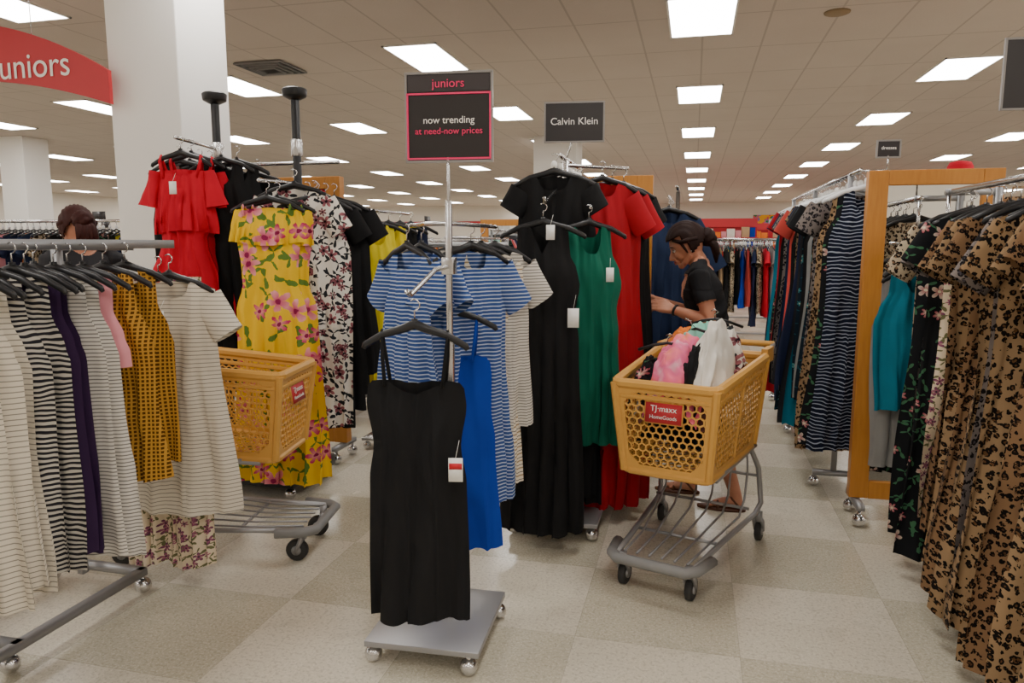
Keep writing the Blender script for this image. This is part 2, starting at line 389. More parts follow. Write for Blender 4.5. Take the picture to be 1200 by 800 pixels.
def G(parent,name,loc,fab,kind,L,W=.22,rz=0,seed=0,fold=.015,nf=4,sl=.17,tg=None,hg=True,hp=None,v=False,hw=.20,th=.045,waist=None,nx=34,nz=34,S=.20,tgs=1,clip=False):
    m=MB()
    if hg: hanger(m,hw)
    if clip:
        m.ball((0,0,.03),(.016,.012,.022),3,10,6)
    if kind=='tee':
        garment(m,[(0,S),(.06,S*1.04),(.18,S*.97),(.35,S*1.0),(L,W)],.42,(.09,.02),v,.055,th,fold,nf,seed,0,nx,nz)
        for sd in (-1,1): sleeve(m,sd,sd*(S*.82),-.095,sl,.075,.068,58,0,seed+sd)
    elif kind=='tank':
        P=[(0,.115),(.06,.12),(.14,.125),(.24,.17),(.30,.19),(.5,.19),(L,W)]
        if waist: P=[(0,.115),(.06,.12),(.14,.125),(.24,.165),(.30,.175),(.42,waist),(.55,waist*1.12),(L,W)]
        garment(m,P,.52,(.15,.07),v,.035,th,fold,nf,seed,0,nx,nz)
    elif kind=='strap':
        wa=waist or .15
        P=[(.17,.14),(.21,.165),(.26,.17),(.40,wa),(.52,wa*1.1),(L,W)]
        garment(m,P,.75,(.055,.02),True,.015,th,fold,nf,seed,0,nx,nz,start=.17)
        for sd in (-1,1):
            m.tube([(sd*.095,-.03,-.20),(sd*.105,-.018,-.1),(sd*.11,0,-.022),(sd*.105,.02,-.1),(sd*.095,.03,-.19)],.006,5,0,sq=2)
    elif kind=='ruffle':
        P=[(.10,.12),(.2,.15),(.3,.165),(.42,.165),(.46,.13),(.50,.135),(.7,.195),(L,W)]
        garment(m,P,.85,(.04,.0),True,.01,th,fold,nf,seed,0,nx,nz,start=.09)
        garment(m,[(.10,.135),(.2,.155),(.44,.178)],.85,(.05,0),True,.01,th*1.35,.020,8,seed+5,0,nx,12,start=.09)
        for sd in (-1,1):
            m.tube([(sd*.095,-.03,-.14),(sd*.115,-.01,-.05),(sd*.115,0,-.02),(sd*.10,.03,-.12)],.008,5,0,sq=1.8)
            sleeve(m,sd,sd*.15,-.10,.20,.032,.055,80,0,seed,1)
    elif kind=='ruffledress':
        P=[(.06,.17),(.15,.185),(.40,.155),(.46,.15),(.6,.19),(L,W)]
        garment(m,P,.9,(.015,.0),False,.01,th,fold,nf,seed,0,nx,nz,start=.06)
        garment(m,[(.05,.18),(.15,.200),(.24,.21)],.9,(.015,0),False,.01,th*1.3,.016,9,seed+5,0,nx,10,start=.05)
        for sd in (-1,1): m.tube([(sd*.12,-.03,-.10),(sd*.13,-.01,-.05),(sd*.13,0,-.03),(sd*.12,.03,-.10)],.007,5,0,sq=1.6)
    elif kind=='pants':
        for sd in (-1,1): garment(m,[(0,.09),(.2,.105),(L,W)],.01,(0,0),False,.0,.05,fold,nf,seed+sd,0,nx,nz,shift=(sd*.10,0,0))
    if tg: tag(m,tg[0],tg[1],tg[2] if len(tg)>2 else -.075,tgs,3,tgs>1)
    o=m.obj(name,[F[fab] if isinstance(fab,str) else fab,hp or blackp,chrome,tagm,redtag],parent,(loc[0]-parent.location.x,loc[1]-parent.location.y,loc[2]),rz)
    return o
def ballcaster(m,x,y,r=.032,mi=0):
    m.ball((x,y,r),r,mi,12,8); m.tube([(x,y,r),(x,y,r*2.4)],.01,8,mi)
def rod(m,a,b,r=.012,mi=0,n=8): m.tube([a,b],r,n,mi)

# ---- front-left striped rack
e=empty('clothing_rack',(-2.5,2.2,0)); m=MB()
def L_(x,y,z): return (x+2.5,y-2.2,z)
for x in (-2.75,-2.27): m.box(L_(x,1.7,.095),(.035,1.62,.03),0)
for y in (.9,1.9,2.5): m.box(L_(-2.51,y,.095),(.5,.035,.03),0)
for (x,y) in ((-2.27,2.5),(-2.75,2.5),(-2.29,1.88),(-2.27,.92),(-2.75,.92)): ballcaster(m,x+2.5,y-2.2,.034,1)
for y in (.95,2.42): m.box(L_(-2.5,y,.8),(.03,.03,1.4),0)
for y in (.95,2.42): m.box(L_(-2.5,y,1.49),(.72,.022,.035),0)
for x in (-2.14,-2.86): m.box(L_(x,1.75,1.497),(.022,1.8,.034),0)
m.obj('rack_frame',[steel,chrome],e,smooth=True)
spec=[(1.30,'white','tank',.95,.22),(1.37,'cream','tee',1.0,.23),(1.44,'cream','tank',.95,.22),(1.50,'cream','tee',1.02,.24),(1.57,'cream','tank',.9,.21),(1.63,'cream','tank',1.0,.24),(1.70,'cream','tank',.98,.23),(1.76,'cream','tank',1.0,.215),
 (1.82,'bw','tank',.98,.205),(1.88,'bw','tank',.98,.205),(1.93,'purple','tank',.96,.195),(1.98,'purple','tank',.98,.21),(2.04,'greyst','tank',1.0,.22),(2.10,'greyst','tank',1.02,.235),(2.16,'pink','tank',.34,.155),(2.26,'must','tank',.80,.215),(2.36,'must','tank',.78,.20)]
for i,(y,fb,kd,L,W) in enumerate(spec):
    G(e,'hanging_top',(-2.13+random.uniform(-.015,.015),y,1.42-random.uniform(0,.01)),fb,kd,L,W,rz=random.uniform(-.06,.06)+.05,seed=i,fold=.014,nf=3,sl=.12,S=.19,hw=.19)
G(e,'striped_tee',(-2.09,2.56,1.37),'cream','tee',1.0,.265,rz=.1,seed=40,fold=.016,nf=3,sl=.17,S=.195,tg=(.0,-.17,-.08),tgs=.9)
G(e,'floral_pants',(-2.20,2.63,1.36),'blush','pants',1.27,.11,rz=.1,seed=44,fold=.012)
for i in range(5): G(e,'hanging_top',(-2.86,1.2+i*.28,1.42),random.choice(['cream','black2','navy','rose']),'tank',.85,.22,seed=60+i,nx=12,nz=12)

# ---- dual post stand with red romper / yellow dress
e=empty('display_stand',(-2.62,3.90,0)); ox,oy=-2.62,3.90
m=MB()
m.box((0,0,.115),(.80,.52,.07),0)
for x in (-.35,.35):
    for y in (-.21,.21): ballcaster(m,x,y,.034,1)
for x in (-2.35,-2.9):
    xx=x-ox
    m.tube([(xx,.15,.12),(xx,.15,2.36)],.026,10,0); m.tube([(xx,.15,2.35),(xx,.15,2.37),(xx,.15,2.41),(xx,.15,2.42)],[.03,.07,.075,.06],16,0)
    m.tube([(xx,.15,2.02),(xx,.15,2.12)],.034,10,1)
rod(m,(-.28,.15,2.08),(-.18,-.36,2.08),.011,1); rod(m,(.27,.15,1.86),(.38,-.44,1.83),.011,1)
rod(m,(-.5,.15,1.98),(.55,.15,1.98),.012,1)
m.obj('stand_frame',[blackm,chrome],e,bevel=.006)
G(e,'red_romper',(-2.79,3.57,2.0),'red','ruffle',1.0,.24,rz=.2,seed=3,fold=.026,nf=5,tg=(.0,-.2,-.11),hw=.17)
for i,(x,y,z,fb,kd,L) in enumerate([(-2.79,3.66,2.0,'red','ruffle',1.02),(-2.64,3.72,1.98,'black','tank',1.2),(-2.58,3.78,1.97,'black','tank',1.25),(-2.5,3.86,1.9,'black','tee',1.3)]):
    G(e,'hanging_garment',(x,y,z),fb,kd,L,.23,rz=.3,seed=20+i,fold=.02,nf=5,hw=.18)
G(e,'yellow_floral_dress',(-2.22,3.50,1.74),'yflor','ruffledress',1.56,.25,rz=.17,seed=5,fold=.030,nf=5,th=.05)
G(e,'yellow_floral_dress',(-2.20,3.57,1.74),'yflor','ruffledress',1.54,.25,rz=.3,seed=9,fold=.028,nf=5,th=.05)
G(e,'white_floral_top',(-2.16,3.68,1.82),'wflor','tee',.80,.22,rz=.3,seed=6,fold=.02,nf=4,sl=.19,S=.19)
G(e,'white_floral_dress',(-2.06,3.72,1.76),'wflor','tank',1.3,.16,rz=.6,seed=7,fold=.025,nf=5)
for i in range(4): G(e,'hanging_garment',(-2.15+.03*i,3.80+.05*i,1.76),'black','tee' if i%2 else 'tank',1.35-.1*i,.24,rz=.45,seed=30+i,fold=.02,nf=5)
for i in range(5): G(e,'hanging_garment',(-2.95+.01*i,3.76+.08*i,1.98),['black','rose','black2','navy','black'][i],'tank',1.1,.22,rz=.1,seed=35+i,fold=.02,nf=5,nx=14,nz=14)

# ---- front centre two-way stand
def sign(parent,x,y,z0,z1,w,rz=0,border=None):
    m=MB(); m.box((0,0,(z0+z1)/2),(w,.006,z1-z0),0)
    for a in (-w/2,w/2): m.box((a,0,(z0+z1)/2),(.008,.012,z1-z0),1)
    for a in (z0,z1): m.box((0,0,a),(w+.008,.012,.008),1)
    o=m.obj('sign_board',[signblk,signgrey],parent,(x-parent.location.x,y-parent.location.y,0),rz,smooth=False); return o
e=empty('garment_stand',(-.90,2.46,0)); m=MB()
m.box((0,0,.085),(.42,.46,.022),0,.05)
for a in (-.18,.18):
    for b in (-.2,.2): ballcaster(m,a,b,.032,1)
px,py=.05,.02
m.box((px,py,.62),(.028,.028,1.06),1); m.box((px,py,1.35),(.02,.02,.6),1); m.tube([(px,py,.09),(px,py,.13)],.025,10,1)
m.tube([(px,py,1.6),(px,py,1.80)],.006,8,1)
m.tube([(px,py,1.42),(px-.01,py-.12,1.41),(px-.03,py-.30,1.335),(px-.03,py-.33,1.35)],.009,8,1)
m.tube([(px,py,1.40),(px-.05,py+.16,1.36),(px-.10,py+.30,1.30)],.009,8,1)
m.tube([(px-.26,py+.28,1.57),(px-.1,py+.04,1.57),(px,py,1.57),(px+.01,py+.04,1.57),(px+.02,py+.56,1.57)],.009,8,1)
m.box((px,py,1.42),(.045,.045,.06),1)
m.obj('stand_frame',[steel,chrome],e,bevel=.003)
o=sign(e,-.845,2.48,1.785,2.085,.305,.1)
m=MB()
for a in (-.147,.147): m.box((a,-.005,1.905),(.006,.004,.222),0)
for a in (1.795,2.015): m.box((0,-.005,a),(.30,.004,.006),0)
m.box((0,-.0045,2.05),(.29,.002,.055),1)
m.obj('border',[pinkm,plain('sign_band','3a3436',.4)],o,smooth=False)
text('juniors',.042,(0,-.008,2.048),RX,pinkm,o); text('now trending',.034,(0,-.006,1.925),RX,whitem,o); text('at need-now prices',.031,(0,-.006,1.888),RX,pinkm,o)
G(e,'black_dress',(-.875,2.20,1.235),'black','strap',1.0,.18,rz=.12,seed=11,fold=.015,nf=3,waist=.15,tg=None,th=.05,hw=.175,nx=44,nz=44)
m=MB(); tag(m,0,0,0,1.15,0,False); m.box((0,-.0015,.012),(.042,.001,.020),1); m.obj('price_tag',[tagm,redtag],e,(.18,-.32,.78),.2)
G(e,'royal_blue_dress',(-.94,2.74,1.235),'royal','strap',.97,.205,rz=.12,seed=12,fold=.020,nf=4,waist=.17,hw=.19,tg=(.04,-.33,-.08),tgs=.5)
G(e,'blue_striped_dress',(-.88,2.84,1.49),'bluest','tee',1.08,.19,rz=.85,seed=13,fold=.022,nf=4,sl=.19,S=.17,hw=.18)
G(e,'blue_striped_top',(-1.10,2.70,1.49),'bluest','tee',.62,.20,rz=-.6,seed=14,fold=.015,nf=4,sl=.17,S=.17,hw=.17)
G(e,'blue_striped_top',(-1.07,2.78,1.49),'bluest','tee',.66,.2,rz=-.5,seed=24,fold=.015,nf=4,sl=.17,S=.17,hw=.17)
G(e,'beige_striped_top',(-.86,2.92,1.49),'beige','tee',1.05,.19,rz=.85,seed=15,fold=.02,nf=4,sl=.15,S=.16,hw=.17)
G(e,'grey_striped_top',(-.82,2.99,1.49),'greyst','tee',.80,.20,rz=.7,seed=16,fold=.02,nf=4,sl=.17,S=.16,hw=.17)

# ---- formal dress rack (centre)
e=empty('formal_dress_rack',(-.66,3.8,0)); m=MB()
m.box((0,0,.085),(.46,.62,.022),0,0)
for a in (-.2,.2):
    for b in (-.28,.28): ballcaster(m,a,b,.034,1)
m.box((0,0,1.0),(.03,.03,1.85),1)
m.tube([(0,0,1.93),(.03,0,2.02)],.006,8,1)
rod(m,(0,.45,1.93),(0,-.2,1.93),.011,1); m.tube([(0,-.0,1.78),(-.01,-.2,1.76),(-.02,-.44,1.69),(-.02,-.46,1.71)],.009,8,1)
m.tube([(0,-.0,1.74),(.1,-.1,1.73),(.17,-.27,1.67)],.009,8,1); rod(m,(0,0,1.9),(.3,.24,1.9),.009,1)
m.obj('rack_frame',[steel,chrome],e,bevel=.003)
o=sign(e,-.615,3.78,2.015,2.21,.30,.12); text('Calvin Klein',.05,(0,-.006,2.115),RX,whitem,o)
G(e,'black_maxi_dress',(-.69,3.37,1.60),'black','tank',1.50,.21,rz=.1,seed=50,fold=.025,nf=5,waist=.155,v=True,tg=(.04,-.05,-.06),th=.06)
m=MB(); tag(m,0,0,0,1.3,0); m.obj('price_tag',[tagm],e,(.13,-.51,1.16),.1)
G(e,'green_lace_dress',(-.50,3.54,1.60),'green','tank',1.10,.22,rz=.55,seed=51,fold=.026,nf=5,waist=.15,th=.06,tg=(.08,-.25,-.08))
for i,(x,y,fb,kd,L,r) in enumerate([(-.68,3.58,'black','tee',1.65,.1),(-.67,3.68,'black','tank',1.7,.0),(-.66,3.90,'black','tee',1.7,.1),(-.66,4.0,'denim','tee',1.6,.05),(-.66,4.12,'black','tank',1.7,.1),(-.65,4.2,'navy','tee',1.7,.1)]):
    G(e,'hanging_dress',(x,y,1.85),fb,kd,L,.24,rz=r,seed=52+i,fold=.022,nf=5,sl=.12,S=.18,clip=True)
G(e,'red_maxi_dress',(-.47,3.80,1.83),'red2','tee',1.74,.23,rz=.5,seed=58,fold=.032,nf=5,sl=.2,S=.17,th=.06)
G(e,'hanging_dress',(-.43,3.90,1.82),'red2','tee',1.72,.24,rz=.5,seed=64,fold=.03,nf=5,sl=.2,S=.17)
G(e,'hanging_dress',(-.38,4.0,1.81),'black','tee',1.6,.22,rz=.6,seed=59,fold=.03,nf=5,sl=.14,S=.17)

# ---- wood framed mirrors
def mirror(x,y,w,z0=.13,z1=1.87,rz=0,st=.10):
    e=empty('wood_framed_mirror',(x,y,0),rz); m=MB()
    h=z1-z0
    for s in (-1,1): m.box((s*(w/2-st/2),0,(z0+z1)/2),(st,.07,h))
    m.box((0,0,z1-st*.4),(w-2*st,.07,st*.8)); m.box((0,0,z0+st*.5),(w-2*st,.07,st))
    m.obj('frame',oak,e,smooth=False,bevel=.004)
    m=MB(); m.box((0,0,(z0+z1)/2),(w-2*st+.01,.03,h-2*st+.06)); m.obj('glass',mirror_m,e,smooth=False)
    m=MB()
    for s in (-1,1):
        m.box((s*(w/2-.04),0,z0-.02),(.04,.30,.03))
        for b in (-.12,.12): ballcaster(m,s*(w/2-.04),b,.036,1)
    m.obj('wheeled_feet',[steel,chrome],e); return e
mirror(1.17,4.17,.62,st=.095); mirror(-2.62,4.50,.66,z1=1.94); mirror(-.58,4.70,.64,z1=1.92); mirror(-1.5,8.3,.7,z1=1.8); mirror(-2.3,9.0,.7,z1=1.8)

# ---- right rear dress rack
e=empty('long_dress_rack',(.88,5.8,0)); m=MB()
rod(m,(0,-1.35,1.90),(0,1.5,1.90),.014,1)
for y in (-1.1,0.2,1.45):
    m.box((0,y,1.0),(.03,.03,1.8),0); m.box((0.06,y,.09),(.36,.035,.03),0)
    for a in (-.11,.23): ballcaster(m,a,y,.034,1)
m.obj('rack_frame',[steel,chrome],e)
seq=['navyst','bflor','leo','leog','black','leo3','nflor','grey','black','nflor','teal','black2','navy','leo','bflor','black','purple','navy','coral','nflor','black','denim','leog','black','navy','red2','bflor','black','teal','navy']
LW=[(1.5,.225),(1.5,.24),(1.55,.25),(1.5,.26)]
for i in range(30):
    y=4.46+i*.086; lw=LW[i] if i<4 else (random.uniform(1.25,1.62),random.uniform(.22,.27))
    G(e,'hanging_dress',(.90+random.uniform(-.02,.02),y,1.82-random.uniform(0,.02)),seq[i],'tank' if i<2 else random.choice(['tee','tank','tee']),lw[0],lw[1],rz=random.uniform(-.1,.15),seed=100+i,fold=.028,nf=5,sl=random.uniform(.1,.2),S=.19,hp=whitep,nx=26,nz=24,clip=True)
o=sign(e,1.02,4.48,1.97,2.06,.12,.1); text('dresses',.026,(0,-.006,2.02),RX,whitem,o)
m=MB(); rod(m,(.0,-1.32,1.9),(.14,-1.32,1.9),.005); rod(m,(.14,-1.32,1.9),(.14,-1.32,1.98),.005); m.obj('sign_stem',chrome,e)

# ---- front right leopard rack
e=empty('printed_dress_rack',(1.17,3.1,0)); m=MB()
rod(m,(0,-1.2,1.74),(0,.85,1.74),.014,1)
for y in (-1.1,.8):
    m.box((0.2,y,.95),(.03,.03,1.62),0); m.box((.1,y,1.74),(.24,.025,.03),0); m.box((.28,y,.09),(.36,.035,.03),0)
    for a in (.12,.44): ballcaster(m,a,y,.034,1)
m.box((.28,-.15,.09),(.035,1.9,.03),0)
rod(m,(0,.82,1.50),(-.14,.84,1.50),.009,1); rod(m,(0,.82,1.74),(0,.82,1.48),.009,1); rod(m,(.12,.3,1.74),(.12,.3,2.03),.006,1)
m.obj('rack_frame',[steel,chrome],e)
seq=[(3.78,'leo2','tee',1.16,.22),(3.70,'leo2','tank',1.1,.22),(3.62,'bflor','tank',1.5,.25),(3.54,'leog','tee',1.2,.24),(3.46,'bflor','tee',1.55,.26),(3.38,'blush','tank',1.3,.25),(3.30,'leo3','tee',1.35,.25),(3.20,'leo','tee',1.45,.26),
 (3.11,'black','tank',1.5,.25),(3.02,'leo3','tee',1.5,.27),(2.92,'leo','tank',1.52,.27),(2.83,'leog','tee',1.3,.26),(2.73,'leo','tee',1.5,.29),(2.61,'leo','tee',1.54,.30),(2.49,'leo3','tee',1.5,.29),(2.37,'leo','tank',1.5,.27),(2.25,'leo','tee',1.5,.27),(2.12,'leo3','tee',1.5,.27)]
for i,(y,fb,kd,L,W) in enumerate(seq):
    G(e,'printed_dress',(1.20+random.uniform(-.03,.03),y,1.655-random.uniform(0,.015)),fb,kd,L,W,rz=random.uniform(-.12,.12)+.08,seed=200+i,fold=.030,nf=5,sl=random.uniform(.15,.24),S=random.uniform(.18,.205))
G(e,'teal_reflection_standin',(1.06,3.93,1.41),'teal','tank',.74,.18,rz=.1,seed=230,fold=.016,nf=4,hw=.15)  # added garment standing in for a teal top reflected in the mirror
G(e,'grey_reflection_standin',(1.07,3.99,1.38),'grey','tank',1.02,.16,rz=.05,seed=232,fold=.02,nf=4,hw=.15)  # added before the glass to imitate grey clothes in its reflection
o=sign(e,1.32,3.4,2.03,2.30,.30,.1); text('dresses',.05,(0,-.006,2.17),RX,whitem,o)

# ------------------------------------------------------------------ shopping carts
def hexpanel(m,c,cell=.034,inner=.80,mi=0,border=.035,th=.006):
    bl,br,tr,tl=[Vector(p) for p in c]
    W=((br-bl).length+(tr-tl).length)/2; Hh=((tl-bl).length+(tr-br).length)/2
    nrm=(br-bl).cross(tl-bl).normalized()*th
    def P(x,y,o):
        u=x/W; v=y/Hh
        return bl*(1-u)*(1-v)+br*u*(1-v)+tr*u*v+tl*(1-u)*v+nrm*o
    R=cell/sqrt(3); dy=R*1.5; x0,x1,y0,y1=border,W-border,border,Hh-border
    ch=.05
    def cl(x,y):
        x=min(max(x,x0),x1); y=min(max(y,y0),y1)
        for (cx,cy,sx,sy) in ((x0,y0,1,1),(x1,y0,-1,1),(x0,y1,1,-1),(x1,y1,-1,-1)):
            d=(x-cx)*sx+(y-cy)*sy
            if d<ch: x+=sx*(ch-d)/2; y+=sy*(ch-d)/2
        return x,y
    rows=int(Hh/dy)+2; cols=int(W/cell)+2
    for r in range(-1,rows):
        for q in range(-1,cols):
            cx=q*cell+(cell/2 if r%2 else 0); cy=r*dy
            if cx<x0-cell*.6 or cx>x1+cell*.6 or cy<y0-R or cy>y1+R: continue
            vs=[]
            for o in (-.5,.5):
                for k in (1,inner):
                    for j in range(6):
                        a=pi/6+j*pi/3; x,y=cl(cx+cos(a)*R*k,cy+sin(a)*R*k); vs.append(P(x,y,o))
            fs=[]
            for j in range(6):
                j2=(j+1)%6
                fs+=[(j,j2,6+j2,6+j),(12+j,18+j,18+j2,12+j2),(6+j,6+j2,18+j2,18+j)]
            m.add(vs,fs,mi)
    win=[(x0+ch,y0),(x1-ch,y0),(x1,y0+ch),(x1,y1-ch),(x1-ch,y1),(x0+ch,y1),(x0,y1-ch),(x0,y0+ch)]
    out=[(x0+ch,0),(x1-ch,0),(W,y0+ch),(W,y1-ch),(x1-ch,Hh),(x0+ch,Hh),(0,y1-ch),(0,y0+ch)]
    cor={1:(W,0),3:(W,Hh),5:(0,Hh),7:(0,0)}
    for j in range(8):
        j2=(j+1)%8; loop=[win[j],win[j2],out[j2]]+([cor[j]] if j in cor else [])+[out[j]]
        n=len(loop); vs=[P(x,y,-.9) for x,y in loop]+[P(x,y,.9) for x,y in loop]
        fs=[tuple(range(n)),tuple(reversed(range(n,2*n)))]+[(i,n+i,n+(i+1)%n,(i+1)%n) for i in range(n)]
        m.add(vs,fs,mi)
def cart(loc,rz):
    e=empty('shopping_cart',loc,rz)
    A={'fbl':(-.19,.05,.50),'fbr':(.19,.05,.50),'ftl':(-.225,0,.90),'ftr':(.225,0,.90),
       'rbl':(-.24,.62,.54),'rbr':(.24,.62,.54),'rtl':(-.27,.70,.96),'rtr':(.27,.70,.96)}
    m=MB()
    hexpanel(m,(A['fbl'],A['fbr'],A['ftr'],A['ftl']))
    hexpanel(m,(A['fbr'],A['rbr'],A['rtr'],A['ftr'])); hexpanel(m,(A['rbl'],A['fbl'],A['ftl'],A['rtl']))
    hexpanel(m,(A['rbr'],A['rbl'],A['rtl'],A['rtr'])); hexpanel(m,(A['fbl'],A['rbl'],A['rbr'],A['fbr']),cell=.045)
    rim=[A['ftl'],A['ftr'],A['rtr'],A['rtl']]
    def rnd(pts,r=.03):
        o=[]; n=len(pts)
        for i in range(n):
            p=Vector(pts[i]);a=Vector(pts[i-1]);b=Vector(pts[(i+1)%n])
            o+= [p+(a-p).normalized()*r, p+(a-p).normalized()*r*.3+(b-p).normalized()*r*.3, p+(b-p).normalized()*r]
        return o
    m.tube(rnd(rim),.020,8,0,True,sq=1.1)
    lo=[Vector(p)*1 for p in rim]; 
    for p in lo: p.z-=.055
    lo=[Vector((p.x*.985,p.y if p.y>.3 else p.y+.006,p.z)) for p in lo]
    m.tube(rnd(lo),.011,6,0,True)
    m.tube(rnd([A['fbl'],A['fbr'],A['rbr'],A['rbl']]),.016,8,0,True)
    for a,b in (('fbl','ftl'),('fbr','ftr'),('rbl','rtl'),('rbr','rtr')): m.tube([A[a],A[b]],.018,8,0)
    for sx in (-1,1):
        m.tube([(sx*.215,.34,.52),(sx*.250,.36,.925)],.010,6,0)
        m.box((sx*.262,.75,.96),(.03,.14,.07),0)
    m.obj('basket',basey,e,smooth=False)
    m=MB(); m.box((0,0,0),(.17,.006,.095),0); m.box((0,-.0035,0),(.160,.002,.085),1)
    lb=m.obj('label_plate',[basey,signred],e,(0.0,.0045,.785)); lb.rotation_euler=(radians(-7),0,0)
    text('TJ·maxx',.035,(0,-.006,.018),RX,whitem,lb); text('HomeGoods',.023,(0,-.006,-.018),RX,whitem,lb)
    m=MB(); Z=.155
    for sx in (-1,1):
        m.tube([(sx*.17,-.06,Z),(sx*.20,.25,Z+.005),(sx*.25,.70,Z+.01),(sx*.262,.76,Z+.05),(sx*.255,.70,.40),(sx*.235,.60,.52),(sx*.21,.2,.505)],.013,8,0)
        m.tube([(sx*.20,.12,.49),(sx*.245,.64,.53)],.013,8,0)
    for k in range(6):
        x=-.14+.28*k/5; x2=x*1.45
        m.tube([(x,-.05,Z+.01),(x*1.1,.2,Z+.005),(x2,.56,Z+.03),(x2,.66,Z+.09),(x2,.70,Z+.22),(x2,.66,.52)],.0055,6,0)
    for y,w,z in ((.25,.20,Z),(.62,.235,Z+.055),(.70,.25,.36)): m.tube([(-w,y,z),(w,y,z)],.008,6,0)
    m.tube([(-.27,.85,1.0),(.27,.85,1.0)],.016,10,2)
    for sx in (-1,1): m.tube([(sx*.262,.70,.96),(sx*.265,.80,.97),(sx*.265,.85,1.0)],.013,8,0)
    m.tube([(-.215,.06,Z),(-.19,-.07,Z),(-.15,-.115,Z),(.15,-.115,Z),(.19,-.07,Z),(.215,.06,Z)],.026,8,1,sq=.9)
    m.obj('chassis',[steel,greyp,basey],e)
    m=MB()
    for (x,y) in ((-.15,-.05),(.15,-.05),(-.255,.75),(.255,.75)):
        r=.052; yy=y+.03
        vs=[];fs=[]; n=20
        prof=[(-.014,r*.35),(-.016,r*.86),(-.012,r),(.012,r),(.016,r*.86),(.014,r*.35)]
        for j in range(n):
            a=2*pi*j/n
            for (dx,rr) in prof: vs.append((x+dx,yy+cos(a)*rr,r+sin(a)*rr))
        k=len(prof)
        for j in range(n):
            for i in range(k-1): fs.append((j*k+i,((j+1)%n)*k+i,((j+1)%n)*k+i+1,j*k+i+1))
        m.add(vs,fs,0); m.tube([(x-.02,yy,r),(x+.02,yy,r)],r*.45,12,1)
        for sx in (-1,1): m.tube([(x+sx*.02,yy,r),(x+sx*.02,y+.005,.105),(x+sx*.012,y,.125)],[.009,.012,.012],6,1)
        m.tube([(x,y,.11),(x,y,.16)],.02,10,1)
    m.obj('casters',[rubber,steel],e)
    return e
cL=cart((-1.84,3.10,0),radians(100))
cC=cart((-.105,3.07,0),radians(-17))
def lump(m,c,a,b,h,droop,seed,mi,n=34,amp=.03,fr=7,xm=None):
    of=Vector((seed*3.1,seed*1.7,0))
    def fn(u,v):
        x=2*u-1; y=2*v-1; r=sqrt(x*x+y*y)
        q=noise.noise(Vector((x*1.6,y*1.6,0))+of); q2=noise.noise(Vector((x*fr*.6,y*fr*.6,3))+of)
        q3=abs(noise.noise(Vector((x*2.2+y*1.3,y*5.0,7))+of))
        z=h*(1-sm(.2,1.1,r))-droop*max(0,r-.75)**1.2*3+amp*q*1.2+amp*.7*abs(q2)-amp*1.3*q3
        X=c[0]+x*a*(1-.12*max(0,r-.7))+amp*.5*q2
        if xm: X=min(X,xm)
        return (X,c[1]+y*b+amp*.4*q,c[2]+z)
    m.grid(fn,n,n,mi)
m=MB()
mats=[F['tiedye'],F['white'],F['mint'],F['black'],F['wflor'],F['orange'],F['rose'],F['bflor'],blackp,chrome]
lump(m,(0,.34,.66),.17,.26,.10,.02,12,3); lump(m,(0,.34,.80),.18,.26,.12,.05,1,6); lump(m,(-.10,.36,.88),.10,.25,.10,.10,2,4); lump(m,(.01,.14,.92),.13,.11,.13,.10,3,0,50)
lump(m,(-.01,.28,.97),.12,.15,.12,.08,4,0,50)
lump(m,(.125,.30,.95),.085,.25,.20,.08,5,1,50,xm=.205); lump(m,(.05,.38,1.01),.12,.15,.12,.08,6,2,44); lump(m,(.085,.15,.92),.045,.12,.15,.08,7,3,40)
lump(m,(-.145,.22,.89),.045,.18,.08,.06,8,7,40); lump(m,(-.06,.46,1.0),.11,.13,.10,.08,9,5,40); lump(m,(.13,.48,.98),.08,.14,.13,.08,10,4,40,xm=.22)
for (x,y,z,a) in ((-.06,.20,1.06,.5),(.04,.30,1.12,-.6),(.10,.38,1.16,.2)):
    M=Matrix.Rotation(a,3,'Z')@Matrix.Rotation(.9,3,'X')
    m.tube([Vector((x,y,z))+M@Vector(p) for p in ((-.12,0,-.06),(-.06,0,-.02),(0,0,0),(.06,0,-.02),(.12,0,-.06))],.007,6,8)
    m.tube([Vector((x,y,z))+M@Vector(p) for p in ((0,0,0),(0,0,.04),(.018,0,.06),(0,0,.08),(-.015,0,.065))],.0025,5,9)
m.obj('clothes_pile',mats,cC)

